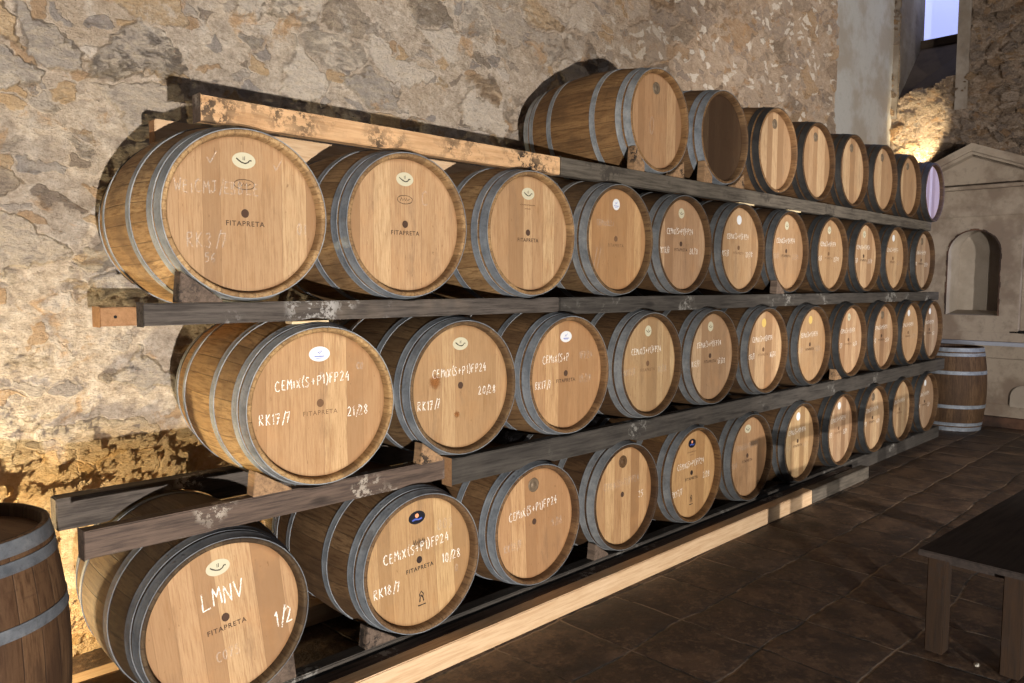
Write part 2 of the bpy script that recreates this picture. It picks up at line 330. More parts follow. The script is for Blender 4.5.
# ------------------------------------------------------------------ mesh helpers
class MB:
    def __init__(s): s.v = []; s.f = []; s.mi = []; s.sm = []
    def add(s, vs, fs, mi=0, smooth=False):
        o = len(s.v); s.v += [tuple(v) for v in vs]; s.f += [tuple(o+i for i in f) for f in fs]
        s.mi += [mi]*len(fs); s.sm += [smooth]*len(fs)
    def box(s, x0, x1, y0, y1, z0, z1, mi=0, endmi=None):
        vs = [(x,y,z) for z in (z0,z1) for y in (y0,y1) for x in (x0,x1)]
        fs = [(0,2,3,1),(4,5,7,6),(0,1,5,4),(2,6,7,3)]
        s.add(vs, fs, mi); o = len(s.v)-8
        for f in ((0,4,6,2),(1,3,7,5)):
            s.f.append(tuple(o+i for i in f)); s.mi.append(mi if endmi is None else endmi); s.sm.append(False)
    def lathe(s, prof, seg, axis='y', mi=0, smooth=True, closed=False):
        """prof: list of (radius, height along the axis)"""
        n = len(prof); vs = []
        for k in range(seg):
            a = 2*PI*k/seg
            for (r, h) in prof:
                vs.append((r*math.cos(a), h, r*math.sin(a)) if axis == 'y' else (r*math.cos(a), r*math.sin(a), h))
        fs = []
        rng = n if closed else n-1
        for k in range(seg):
            for i in range(rng):
                a, b = k*n+i, k*n+(i+1) % n; c, d = ((k+1) % seg)*n+(i+1) % n, ((k+1) % seg)*n+i
                fs.append((a,b,c,d))
        s.add(vs, fs, mi, smooth)
    def disc(s, cx, cz, rx, rz, y0, y1, seg=40, mi=0):
        vs = [(cx+rx*math.cos(2*PI*k/seg), y, cz+rz*math.sin(2*PI*k/seg)) for y in (y0,y1) for k in range(seg)]
        fs = [tuple(range(seg)), tuple(range(2*seg-1, seg-1, -1))] + [(k, seg+k, seg+(k+1) % seg, (k+1) % seg) for k in range(seg)]
        s.add(vs, fs, mi)
    def prism(s, poly, a0, a1, axis='y', mi=0):
        """poly: (u,v) points; extruded along axis"""
        n = len(poly)
        def P(u, v, a): return {'y': (u,a,v), 'x': (a,u,v), 'z': (u,v,a)}[axis]
        vs = [P(u,v,a) for a in (a0,a1) for (u,v) in poly]
        fs = [tuple(range(n)), tuple(range(2*n-1, n-1, -1))] + [(k, n+k, n+(k+1) % n, (k+1) % n) for k in range(n)]
        s.add(vs, fs, mi)
    def mesh(s, name, mats, bevel=0):
        me = bpy.data.meshes.new(name); me.from_pydata(s.v, [], s.f)
        for m in mats: me.materials.append(m)
        for p, mi, sm in zip(me.polygons, s.mi, s.sm): p.material_index = mi; p.use_smooth = sm
        bm = bmesh.new(); bm.from_mesh(me); bmesh.ops.recalc_face_normals(bm, faces=bm.faces)
        if bevel:
            bmesh.ops.remove_doubles(bm, verts=bm.verts, dist=1e-5)
            bmesh.ops.bevel(bm, geom=[e for e in bm.edges if e.calc_face_angle(0) > .5], offset=bevel, segments=2, affect='EDGES')
        bm.to_mesh(me); bm.free()
        return me
def link(name, me, parent=None, loc=(0,0,0), rot=(0,0,0)):
    o = bpy.data.objects.new(name, me); COL.objects.link(o); o.parent = parent; o.location = loc; o.rotation_euler = rot
    return o
def tag(o, label=None, cat=None, group=None, kind=None):
    if label: o['label'] = label
    if cat: o['category'] = cat
    if group: o['group'] = group
    if kind: o['kind'] = kind
    return o
def empty(name, loc, label, cat, group=None):
    o = bpy.data.objects.new(name, None); COL.objects.link(o); o.location = loc; o.empty_display_size = .1
    return tag(o, label, cat, group)

# ------------------------------------------------------------------ barrel parts
BL, RH, RB = .82, .285, .332
def prof_r(y, L=BL, rb=RB): return RH + (rb-RH)*(1-(2*y/L-1)**2)
def staves_mesh(L=BL, rb=RB, name='staves'):
    b = MB(); n = 30
    pr = [(.2665, .052), (.2668, .044), (.2685, .010), (.2715, .003), (.276, 0.0), (.2825, .0012)]
    outer = [(prof_r(.004+(L-.008)*i/n, L, rb), .004+(L-.008)*i/n) for i in range(n+1)]
    back = [(r, L-h) for (r, h) in reversed(pr)]
    b.lathe(pr+outer+back, 116, mi=0)
    # split hairline: the rest of the inside is closed by the heads
    return b.mesh(name, [M['staves']])
def head_mesh(L=BL):
    b = MB(); b.disc(0, 0, .2668, .2668, .042, .054, 72)
    return b.mesh('head', [M['head']])
def hoop_mesh(y0, y1, L=BL, rb=RB):
    b = MB(); t = .0022
    ys = [y0+(y1-y0)*i/5 for i in range(6)]
    o = [(prof_r(y, L, rb)+t+(.0012 if i in (0,5) else 0), y) for i, y in enumerate(ys)]
    i_ = [(prof_r(y, L, rb)-.001, y) for y in reversed(ys)]
    b.lathe(o+i_, 144, closed=True, smooth=False)
    # overlapped, riveted joint
    ym = (y0+y1)/2; r = prof_r(ym, L, rb)
    for a in (1.95, 2.06):
        bx, bz = math.cos(a), math.sin(a)
        c = Vector((bx*(r+t), ym, bz*(r+t))); n = Vector((bx, 0, bz)); tt = Vector((-bz, 0, bx))
        vs = [c+tt*.006*math.cos(q)+Vector((0,1,0))*.006*math.sin(q) for q in [k*PI/4 for k in range(8)]]+[c+n*.004]
        b.add(vs, [(k, (k+1) % 8, 8) for k in range(8)], 0, True)
    return b.mesh('hoop', [M['hoop']])
HS = [(.005,.047), (.061,.095), (.228,.262)]
ST = {}
def kit(L, rb):
    if (L, rb) not in ST:
        k = L/BL
        ys = [(a*k if a > .2 else a, b*k if a > .2 else b) for a, b in HS]
        ys += [(L-b, L-a) for a, b in ys]
        ST[(L, rb)] = (staves_mesh(L, rb), head_mesh(L), [hoop_mesh(a, b, L, rb) for a, b in ys])
    return ST[(L, rb)]

# stroke lettering for the chalk
G = {
 'C': [[(.55,.85),(.35,1),(.12,.8),(.05,.45),(.15,.1),(.4,0),(.58,.12)]],
 'E': [[(.5,.9),(.2,.98),(.12,.5),(.12,.05),(.52,0)],[(.12,.5),(.45,.52)]],
 'M': [[(.05,0),(.1,1),(.3,.45),(.52,1),(.6,0)]],
 'I': [[(.15,.75),(.15,0)]],
 'X': [[(.05,.85),(.5,0)],[(.5,.9),(.05,0)]],
 '(': [[(.3,1.15),(.1,.7),(.08,.3),(.28,-.1)]],
 ')': [[(.05,1.15),(.25,.7),(.26,.3),(.05,-.15)]],
 'S': [[(.5,.9),(.25,1),(.08,.75),(.3,.52),(.5,.3),(.3,0),(.05,.1)]],
 '+': [[(.05,.45),(.45,.48)],[(.25,.75),(.25,.15)]],
 'P': [[(.1,0),(.1,.95),(.4,.98),(.5,.72),(.35,.5),(.1,.48)]],
 'F': [[(.1,0),(.12,.98),(.5,1)],[(.12,.55),(.42,.57)]],
 '1': [[(.05,.75),(.2,1),(.2,0)]],
 '2': [[(.05,.8),(.25,1),(.45,.78),(.3,.4),(.05,.02),(.5,.05)]],
 '4': [[(.35,1),(.05,.4),(.5,.42)],[(.38,.7),(.36,0)]],
 '7': [[(.05,.95),(.5,1),(.2,0)],[(.15,.5),(.45,.52)]],
 '8': [[(.28,.52),(.08,.75),(.28,1),(.45,.78),(.25,.5),(.06,.22),(.27,0),(.48,.22),(.28,.52)]],
 '0': [[(.28,1),(.06,.6),(.1,.15),(.3,0),(.48,.35),(.45,.85),(.28,1)]],
 '3': [[(.08,.9),(.35,1),(.42,.75),(.2,.53),(.46,.3),(.3,0),(.05,.1)]],
 '5': [[(.5,1),(.12,.98),(.1,.58),(.4,.6),(.48,.25),(.28,0),(.05,.08)]],
 '6': [[(.45,1),(.15,.7),(.07,.25),(.28,0),(.47,.22),(.3,.48),(.1,.35)]],
 '9': [[(.45,.7),(.25,.5),(.08,.72),(.28,1),(.45,.8),(.4,.3),(.3,0)]],
 'R': [[(.1,0),(.1,.95),(.42,.98),(.45,.7),(.12,.5),(.5,0)]],
 'K': [[(.1,1),(.1,0)],[(.48,.95),(.12,.45),(.5,0)]],
 '/': [[(.5,1.15),(.08,-.15)]],
 'L': [[(.1,1),(.06,0),(.55,.06)]],
 'N': [[(.05,0),(.1,1),(.5,.02),(.55,1)]],
 'V': [[(.02,1),(.28,0),(.58,1.02)]],
 'v': [[(.0,.45),(.25,.05),(.85,.95)]],
 'J': [[(.1,.95),(.55,1)],[(.4,1),(.4,.2),(.2,0),(.02,.2)]],
 'H': [[(.08,1),(.08,0)],[(.52,1),(.5,0)],[(.08,.5),(.5,.5)]],
 'B': [[(.1,0),(.1,1),(.4,.9),(.3,.55),(.1,.52),(.45,.4),(.42,.08),(.1,0)]],
 ' ': [],
 'O': [[(.28,1),(.06,.6),(.1,.15),(.3,0),(.48,.35),(.45,.85),(.28,1)]],
 'W': [[(.02,1),(.15,0),(.3,.6),(.45,0),(.6,1)]],
}
def ribbon(b, pts, w, y, mi=0, rr=R):
    P = []
    for i in range(len(pts)-1):       # resample to short steps
        a, c = Vector(pts[i]), Vector(pts[i+1]); k = max(1, int((c-a).length/.009))
        for j in range(k): P.append(a+(c-a)*j/k)
    P.append(Vector(pts[-1])); n = len(P); vs = []
    for i, p in enumerate(P):
        d = (P[min(n-1, i+1)]-P[max(0, i-1)]); d = d.normalized() if d.length > 1e-9 else Vector((1,0))
        nn = Vector((-d.y, d.x)); q = w*.5*(rr.uniform(.75, 1.2)); j = nn*rr.uniform(-.0005, .0005)
        a, c = p+nn*q+j, p-nn*q+j
        vs += [(a.x, y, a.y), (c.x, y, c.y)]
    b.add(vs, [(2*i, 2*i+1, 2*i+3, 2*i+2) for i in range(n-1)], mi)
def write(b, text, x, z, h, w=.0042, y=.0253, slope=0.0, track=.62, rr=R):
    cx = x
    for ch in text:
        for st in G[ch]:
            jx, jz = rr.uniform(-.05,.05), rr.uniform(-.06,.06)
            ribbon(b, [(cx+(u+jx)*h*.85, z+(v+jz)*h+slope*(cx+u*h-x)) for (u,v) in st], w, y, rr=rr)
        cx += h*(.36 if ch in 'I1()/' else track)*1.0
    return cx
def font_mesh(text, size, mat, y=.0254, x=0, z=0, bold=0):
    cu = bpy.data.curves.new('lettering', 'FONT'); cu.body = text; cu.size = size; cu.align_x = 'CENTER'; cu.align_y = 'CENTER'; cu.space_character = 1.18
    cu.offset = bold
    o = bpy.data.objects.new('lettering', cu); COL.objects.link(o)
    dg = bpy.context.evaluated_depsgraph_get(); me = bpy.data.meshes.new_from_object(o.evaluated_get(dg))
    bpy.data.objects.remove(o); bpy.data.curves.remove(cu)
    b = MB(); b.add([(v.co.x+x, y, v.co.y+z) for v in me.vertices], [tuple(p.vertices) for p in me.polygons])
    bpy.data.meshes.remove(me)
    return b
def stamp_mesh(mat, bold=.0002, dot=True, text=True):
    b = font_mesh('FITAPRETA', .0245, None, z=-.030, bold=bold) if text else MB()
    if text:   # small serifs
        for k in range(9):
            pass
    if dot: b.disc(0, .006, .0135, .0150, .0244, .0262, 20)
    return b.mesh('maker_stamp', [mat])
def small_oval():
    b = MB(); n = 28
    ribbon(b, [(.036*math.cos(2*PI*k/n), .105+.017*math.sin(2*PI*k/n)) for k in range(n+1)], .0028, .0254)
    ribbon(b, [(-.022,.100),(-.016,.113),(-.010,.100),(-.004,.110),(.002,.101),(.008,.111),(.012,.101),(.022,.108)], .003, .0254)
    return b.mesh('oval_brand', [M['stampink']])
def crest(z=-.155):
    b = MB()
    ribbon(b, [(-.010,z-.02),(-.006,z+.0),(-.010,z+.012),(0,z+.024),(.010,z+.012),(.006,z),(.010,z-.02)], .006, .0254)
    ribbon(b, [(-.004,z+.010),(.006,z-.004)], .005, .0254)
    ribbon(b, [(-.02,z-.034),(.02,z-.034)], .005, .0254)
    return b.mesh('crest_brand', [M['ink']])
def vintage_brand():
    b = MB()
    rr = random.Random(3)
    for k in range(7):
        x = -.026+k*.0085; ribbon(b, [(x, .070+rr.uniform(-.004,.004)), (x+.004, .094+rr.uniform(-.006,.006)), (x+.007, .074)], .0026, .0254)
    for k in range(5):
        x = -.02+k*.01; ribbon(b, [(x, .058), (x+.006, .066), (x+.007, .056)], .0022, .0254)
    return b.mesh('house_brand', [M['ink']])
def paragraph():
    b = MB()
    for j, w in ((0,.05),(1,.022)):
        n = int(w*2/.008)
        for k in range(n): ribbon(b, [(-w+k*.008, .132-j*.018), (-w+k*.008+.005, .137-j*.018)], .0035, .0254)
    return b.mesh('printed_line', [M['fadedink']])

def sticker(parent, kind, rot):
    z = .187; rx, rz = .041, .0275
    if kind in ('small_cream', 'small_white', 'yellow', 'blue_white', 'small_grey'): rx = rz = .030
    mt = {'cream':'cream','small_cream':'cream','white':'white','small_white':'white','yellow':'yellow','black':'black','steel':'steel','brown':'darkround','blue_white':'white','small_grey':'steel'}[kind]
    b = MB()
    if kind in ('steel','brown','small_grey'):
        rx = rz = .034
        b.lathe([(0.0005,.0200),(.012,.0200),(.014,.0235),(.024,.0235),(.027,.0215),(.034,.0225),(.034,.0265)], 32)
        b.v = [(x, y, zz+z) for x, y, zz in b.v]
    else: b.disc(0, z, rx, rz, .0254, .0262, 36)
    s = link('metal_roundel' if mt in ('steel','darkround') else 'paper_sticker', b.mesh('sticker', [M[mt]]), parent, (0,0,RB), rot)
    nm = {'cream':'cream oval sticker','white':'white oval sticker','black':'black oval sticker','yellow':'yellow round sticker','steel':'grey metal roundel','brown':'brown roundel'}
    b2 = MB()
    if kind in ('cream','small_cream'):
        k = rx/.041
        ribbon(b2, [(-.027*k,z+.006*k),(-.018*k,z-.001*k),(-.008*k,z-.007*k),(.004*k,z-.010*k),(.014*k,z-.006*k),(.020*k,z+.001*k),(.027*k,z+.001*k)], .0045*k, .0250)
        ribbon(b2, [(-.003*k,z+.001*k),(-.0025*k,z+.013*k)], .002, .0250)
        ribbon(b2, [(.002*k,z+.001*k),(.003*k,z+.015*k)], .002, .0250)
        link('printed_mark', b2.mesh('mark', [M['ink']]), s)
    elif kind in ('white','blue_white'):
        ribbon(b2, [(-.010,z+.010),(0,z+.002),(.010,z+.010)], .002, .0250); ribbon(b2, [(-.010,z+.001),(.010,z+.015)], .0016, .0250)
        ribbon(b2, [(-.02,z-.008),(.02,z-.008)], .0035, .0250); ribbon(b2, [(-.014,z-.015),(.014,z-.015)], .002, .0250)
        link('printed_mark', b2.mesh('mark', [M['blueink']]), s)
    elif kind == 'black':
        b2.disc(0, z+.008, .009, .009, .0248, .0250, 16); link('printed_dot', b2.mesh('mark', [M['orange']]), s)
        b3 = MB(); ribbon(b3, [(-.024,z-.009),(-.008,z-.006),(.008,z-.010),(.024,z-.007)], .007, .0250); link('printed_band', b3.mesh('mark', [M['blueink']]), s)
    return s

OVAL = small_oval(); STAMP = stamp_mesh(M['stampink'], .0004); FSTAMP = stamp_mesh(M['fadedink'], 0); DOT = stamp_mesh(M['stampink'], 0, True, False)
BOLD = stamp_mesh(M['ink'], .0005); CREST = crest(); HOUSE = vintage_brand(); PARA = paragraph()

def barrel(name, loc, label, group, roll=0, st=None, brand=None, oval=False, chalk=(), faint=(), extra=(), head=(1,1,1), wood=(1,1,1), iron=(1,1,1), standing=False, L=BL, rb=RB, zrot=0):
    sm, hm, hoops = kit(L, rb)
    root = empty(name, loc, label, 'barrel', group); root.rotation_euler = (0, 0, zrot)
    rot = (-PI/2, 0, roll) if standing else (0, roll, 0)
    off = (0, 0, L) if standing else (0, 0, RB)
    def part(n, me, c=None, dec=False):
        o = link(n, me, root, (off[0], off[1]+(.016 if dec else 0), off[2]), rot)
        if c: o.color = (*c, 1)
        return o
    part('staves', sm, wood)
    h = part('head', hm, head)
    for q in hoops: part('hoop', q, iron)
    if not standing or True:
        # back head, mirrored through the middle of the cask
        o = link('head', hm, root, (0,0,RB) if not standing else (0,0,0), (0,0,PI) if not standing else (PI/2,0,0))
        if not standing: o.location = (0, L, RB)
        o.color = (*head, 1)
    if st: 
        s = sticker(root, st, (0,0,0)); s.location = (off[0], off[1]+.016, off[2]); s.rotation_euler = rot
    if brand: part('maker_stamp', brand, None, True)
    if oval: part('oval_brand', OVAL, None, True)
    for me, n in extra: part(n, me, None, True)
    rr = random.Random(hash((round(loc[0]*100), round(loc[2]*100))) & 0xffff)
    for lst, mt, nm in ((chalk, 'chalk', 'chalk_writing'), (faint, 'faint', 'faded_chalk_writing')):
        if lst:
            for it in lst:
                b = MB()
                tx, x, z, hh = it[:4]; write(b, tx, x, z, hh, w=(it[4] if len(it) > 4 else .0045)*.78, slope=it[5] if len(it) > 5 else .02, rr=rr)
                part(nm, b.mesh(nm, [M[mt]]), None, True)
    return root

# ------------------------------------------------------------------ rows of barrels
FL = -.2
YR = dict(A=.046, B=0.0, C=-.060, D=-.064)
ZR = dict(A=2.295, B=1.603, C=.923, D=.221)
XS = dict(
 A=[3.752, 4.462, 5.150, 5.816, 6.482, 7.152, 7.841, 8.539],
 B=[1.246, 1.925, 2.637, 3.314, 3.992, 4.660, 5.336, 6.008, 6.69, 7.402, 8.14],
 C=[1.483, 2.186, 2.866, 3.556, 4.226, 4.9, 5.581, 6.294, 6.996, 7.674, 8.343],
 D=[1.115, 1.932, 2.649, 3.343, 4.038, 4.718, 5.433, 6.156, 6.855, 7.529, 8.217])
DY = dict(
 A=[0.006, 0.004, -0.01, -0.005, -0.008, -0.008, 0.01, 0.01],
 B=[0.005, -0.008, -0.016, -0.013, 0.023, 0.015, 0.014, -0.007, -0.012, 0.002, -0.003],
 C=[-0.011, 0.011, 0.001, 0.0, 0.01, 0.005, -0.012, -0.008, -0.011, -0.005, 0.019],
 D=[0.007, -0.017, 0.008, 0.006, 0.01, 0.009, -0.006, -0.007, -0.008, 0.0, -0.001])
CX = 'CEMIX(S+P1)FP24'
def std(a, b, z=.06, h=.034): return [(CX, -.150, z, h), (a, -.225, -.052, h), (b, .095, -.052, h)]
T = lambda r, g, b: (r, g, b)
spec = {
 ('A',0): dict(st='steel', wood=T(.72,.62,.50), head=T(.92,.85,.80), faint=[('0', -.06, -.08, .10)]),
 ('A',1): dict(head=T(.17,.15,.14), wood=T(.50,.44,.40)),
 ('A',2): dict(st='small_grey', wood=T(.7,.6,.52)), ('A',3): dict(st='small_grey', wood=T(.7,.6,.52)), ('A',4): dict(st='small_grey', wood=T(.7,.6,.52)),
 ('A',5): dict(st='small_grey', wood=T(.7,.6,.52)), ('A',6): dict(st='small_grey', wood=T(.7,.6,.52)), ('A',7): dict(wood=T(.6,.55,.5), head=T(.9,1.0,1.35)),  # last head tinted blue: daylight put into its colour
 ('B',0): dict(st='cream', oval=True, brand=STAMP, roll=.0, faint=[('v', -.125, .165, .045), ('v', .105, .165, .045), ('WEICMJ/EBBLE', -.235, .065, .042), ('RK3/7', -.20, -.115, .05), ('56', -.14, -.165, .03), ('01', .19, -.06, .04)], wood=T(1.15,1.1,1.0), head=T(.98,.95,.90)),
 ('B',1): dict(st='cream', oval=True, brand=STAMP, wood=T(.86,.80,.72), head=T(1.08,1.05,1.0), faint=[('C', .08,.09,.06)]),
 ('B',2): dict(st='cream', brand=STAMP, wood=T(.85,.78,.68), head=T(1.0,.96,.9), extra=[(PARA,'printed_line')]),
 ('B',3): dict(st='blue_white', brand=FSTAMP, head=T(1.04,.94,.80), faint=[('CEMIX1LLI', -.16, .07, .03), ('//', -.19, -.14, .08), ('W', 0, 0, 0)][:2]),
 ('C',0): dict(st='white', oval=False, brand=FSTAMP, chalk=[(CX, -.172, .062, .036, .0048, .07), ('RK17/7', -.232, -.055, .038), ('21/28', .108, -.055, .036)], faint=[('8', 0, .092, .03), ('CO', .15,.12,.025)], wood=T(1.12,1.06,.90), head=T(1.06,1.0,.90)),
 ('C',1): dict(st='cream', brand=DOT, chalk=[(CX, -.150, .045, .036, .0044, .05), ('RK17/7', -.225, -.085, .038), ('20/28', .10, -.045, .036)], wood=T(.42,.39,.36), head=T(1.0,.97,.88)),
 ('C',2): dict(st='white', brand=STAMP, chalk=[('CEMIX(S+P', -.165, .062, .038), ('RK17/7', -.215, -.06, .036)], faint=[('1FP24', .10, .07, .036), ('19/28', .1, -.05, .036)], wood=T(.55,.48,.42), head=T(1.04,.97,.88)),
 ('D',0): dict(st='cream', brand=STAMP, roll=-.12, chalk=[('LMNV', -.075, .055, .062, .006, .02), ('1/2', .165, -.105, .060, .0065, .02)], faint=[('CO75', -.05,-.14,.035)], wood=T(.24,.23,.22), head=T(1.0,.95,.88), iron=T(.5,.5,.52)),
 ('D',1): dict(st='black', brand=BOLD, roll=-.06, chalk=[(CX, -.170, .030, .040, .005, .05), ('RK18/7', -.225, -.095, .040, .005), ('10/28', .115, -.045, .040, .005)], faint=[('003', .10,.10,.045), ('O', .18,-.10,.03)] , extra=[(HOUSE,'house_brand'),(CREST,'crest_brand')], wood=T(.44,.39,.36), head=T(1.04,1.0,.86)),
 ('D',2): dict(st='steel', brand=DOT, roll=-.04, chalk=[(CX, -.165, .040, .040, .0045, .07)], faint=[('RK18/7', -.20,-.10,.036), ('9/28', .12,-.05,.036)], wood=T(.44,.37,.32), head=T(1.06,.95,.84)),
 ('D',3): dict(st='brown', brand=DOT, chalk=[('25', .15,-.04,.036)], faint=[(CX, -.16,.05,.038)], wood=T(.5,.42,.35), head=T(1.02,.94,.82)),
 ('D',4): dict(st='black', brand=BOLD, chalk=[(CX, -.155, .042, .036), ('RK17/7', -.21, -.115, .036), ('2/28', .13, -.05, .036)], extra=[(PARA,'printed_line'),(CREST,'crest_brand')], wood=T(.9,.76,.58), head=T(1.12,1.04,.84)),
 ('D',5): dict(st='cream', brand=STAMP, faint=[(CX, -.15,.05,.036), ('RK17', -.21,-.06,.036)], wood=T(.6,.56,.52), head=T(.9,.84,.78)),
}
spec[('B',3)]['faint'] = [('CEMIX1LLI', -.16, .07, .03), ('//', -.19, -.14, .08)]
kinds = {('B',4):'small_cream',('B',5):'small_white',('B',6):'small_cream',('B',7):'small_cream',('B',8):'small_cream',('B',9):'small_white',('B',10):'small_grey',
 ('C',3):'small_cream',('C',4):'small_cream',('C',5):'yellow',('C',6):'yellow',('C',7):'small_cream',('C',8):'small_grey',('C',9):'small_white',('C',10):'small_white',
 ('D',6):'small_white',('D',7):'small_white',('D',8):'small_grey',('D',9):None,('D',10):'small_white'}
nos = {'B': 28, 'C': 18, 'D': 9}
ordn = ['first','second','third','fourth','fifth','sixth','seventh','eighth','ninth','tenth','last']
rown = {'A':'top row','B':'second row down','C':'third row down','D':'bottom row'}
looks = {
 ('A',0):'oak barrel nearest the camera on the top shelf, metal roundel, whole side showing',
 ('A',1):'barrel with a nearly black head, second along the top row',
 ('A',7):'barrel with pale bluish daylit head at the far end of the top row',
 ('B',0):'big near barrel in second row, tick marks and faded chalk, cream oval sticker',
 ('B',1):'second barrel in second row down, cream sticker, clean head without chalk lettering',
 ('B',2):'third barrel in second row down, cream sticker above a printed line',
 ('B',3):'fourth barrel in second row down, round white sticker with blue mark',
 ('B',10):'barrel with head tinted as if daylit, at the far right end of the second row down',
 ('C',0):'near barrel of third row, white oval sticker, chalked RK17/7 and 21/28',
 ('C',1):'barrel with brown stain on its head, chalked 20/28, second in third row',
 ('C',2):'third barrel in third row down, white oval sticker, darker orange right half',
 ('D',0):'barrel at lower left chalked LMNV and 1/2, greyish staves',
 ('D',1):'bottom-row barrel with black oval sticker, chalked RK18/7 and 10/28',
 ('D',2):'third bottom-row barrel, grey metal roundel, chalked mix name only',
 ('D',3):'fourth bottom-row barrel, dark brown roundel near top of head',
 ('D',4):'brightly lit bottom-row barrel with black sticker and small crest, fifth along',
 ('D',5):'sixth bottom-row barrel, head striped by the shadow of the bench',
}
stickn = {'small_cream':'small cream sticker','small_white':'small white sticker','yellow':'yellow sticker','small_grey':'grey roundel',None:'no sticker'}
spec[('C',2)]['head'] = T(1.06,.96,.84)
BARS = []
for row in 'ABCD':
    for i, x in enumerate(XS[row]):
        key = (row, i); y = YR[row]+DY[row][i]; n = len(XS[row])
        kw = dict(spec.get(key, {}))
        if key in kinds:
            kw['st'] = kinds[key]; kw['brand'] = FSTAMP if i % 2 else STAMP
            kw['chalk'] = std('RK17/7', '%d/28' % max(2, nos[row]-i+4 if row == 'B' else nos[row]-i+3)) if i % 3 else [(CX, -.150, .06, .034)]
            if not i % 3: kw['faint'] = [('RK17/7', -.22,-.05,.034), ('%d/28' % (nos[row]-i+3), .10,-.05,.034)]
            v = R.uniform(.92, 1.10); kw['head'] = T(v, v*R.uniform(.96,1.02), v*R.uniform(.92,1.04)); w = R.uniform(.62,.82); kw['wood'] = T(w, w*.9, w*.8)
        if 'iron' not in kw: kw['iron'] = T(.8,.82,.86) if i else T(1.0,1.0,1.0)
        lab = looks.get(key) or ('%s barrel from the left in the %s, %s' % (ordn[i] if i < n-1 else 'last', rown[row], stickn.get(kw.get('st'), 'plain head')))
        kw['zrot'] = math.radians({'A':(),'B':(-4.2,-3.2,-1.4),'C':(-5.5,-3.4,-1.4),'D':(-3,-3,-1.5)}[row][i] if i < 3 and row != 'A' else 0)
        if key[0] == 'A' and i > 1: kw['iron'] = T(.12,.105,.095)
        elif row != 'A' and i > 2: q = max(.13, .95-.17*(i-2)); kw['iron'] = T(q, q*.98, q*.97)  # hoops darkened along the rows: shade on far sides put into colour
        if i > 2: kw['wood'] = tuple(v*f for v, f in zip(kw.get('wood', (1,1,1)), (.36,.33,.30)))  # far staves darkened too, as sides the lamp hardly reaches
        BARS.append((x, y, ZR[row], kw['zrot']))
        if row != 'A' and i == 10: kw['head'] = T(.80,.84,.95)  # end heads tinted cool: daylight falling there put into their colour
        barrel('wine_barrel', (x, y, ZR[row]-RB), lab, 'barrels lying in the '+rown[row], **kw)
# brown stain on the second barrel of the third row (its own patch of wood)
for o in list(bpy.data.objects):
    if o.name.startswith('wine_barrel') and 'brown stain' in o.get('label', ''):
        b = MB(); b.disc(0, 0, .055, .055, 0, .0002, 24); me = b.mesh('stain', [M['stain']])
        s = link('wood_stain', me, o, (-.135, .0412, RB+.03)); s = link('wood_stain', me, o, (-.02, .0412, RB-.12)); s.scale = (.5,1,.5)

barrel('upright_barrel', (.36,.22,FL), 'dark barrel standing upright at the left edge, cut by the frame', None, st=None, head=(.36,.28,.22), wood=(.30,.24,.22), iron=(.5,.5,.53), standing=True, roll=.4, L=.85, rb=.335)
barrel('upright_barrel', (9.42,.07,FL), 'brown barrel standing upright on the floor by the stone tomb', None, head=(.3,.27,.24), wood=(.24,.20,.18), iron=(.75,.78,.85), standing=True, roll=1.1, L=.905, rb=.330)

# ------------------------------------------------------------------ rack timbers
def beam(name, x0, x1, y0, y1, z0, z1, mat, label, group=None, cut='cut', nail=False, bev=.004):
    b = MB(); cx, cy, cz = (x0+x1)/2, (y0+y1)/2, z0
    n = max(2, int((x1-x0)/.02)); rr = None
    def clear(x):      # timbers are notched where a cask sits in them
        a, b_ = z0, z1
        for bx, by, bz, br in BARS:
            if bz-.4 > z1 or bz+.4 < z0: continue
            rm, dx = 0, 9
            for k in range(5):
                yy = y0+(y1-y0)*k/4-by
                if -.01 < yy < BL+.01: rm = max(rm, prof_r(min(BL, max(0, yy)))+.0065); dx = min(dx, abs(x-(bx-math.sin(br)*yy)))
            if dx < rm:
                h = math.sqrt(rm*rm-dx*dx)
                if bz > (z0+z1)/2: b_ = min(b_, bz-h)
                else: a = max(a, bz+h)
        if b_-a < .012: m = (a+b_)/2; a, b_ = m-.006, m+.006
        return a, b_
    rr = random.Random(int(x0*977+z1*131))
    # long timber with slightly uneven arrises
    rings = []
    for k in range(n+1):
        x = x0+(x1-x0)*k/n-cx; a_, c_ = clear(x+cx)
        if k % 8 == 0: j0, j1, j2 = rr.uniform(-.0015,.0015), rr.uniform(-.0015,.0015), rr.uniform(-.002,0)
        rings.append([(x, y0-cy+j0*0, a_-cz), (x, y1-cy, a_-cz), (x, y1-cy, c_-cz), (x, y0-cy, c_-cz)])
    vs = [p for r in rings for p in r]; fs = []
    for k in range(n):
        for i in range(4): fs.append((k*4+i, k*4+(i+1) % 4, (k+1)*4+(i+1) % 4, (k+1)*4+i))
    b.add(vs, fs, 0); b.add(rings[0], [(0,1,2,3)], 1); b.add(rings[-1], [(0,1,2,3)], 1)
    me = b.mesh(name, [M[mat], M[cut]], bev)
    o = link(name, me, None, (cx, cy, cz)); tag(o, label, 'timber beam', group)
    if nail:
        q = MB(); q.disc(0, 0, .006, .006, -.002, 0, 12); r = link('nail', q.mesh('nail', [M['iron']]), o, (x0+nail-cx, y0-cy, (z1-z0)/2))
    return o
GR = 'timbers of the barrel rack'
zA, zB, zC, zD = 1.992, 1.304, .616, -.085
beam('rack_timber', 1.10, 2.885, .045, .100, 1.905, 1.990, 'mould_pine', 'pale pine beam with black mould spots along top shelf, left end', GR, 'brown_beam')
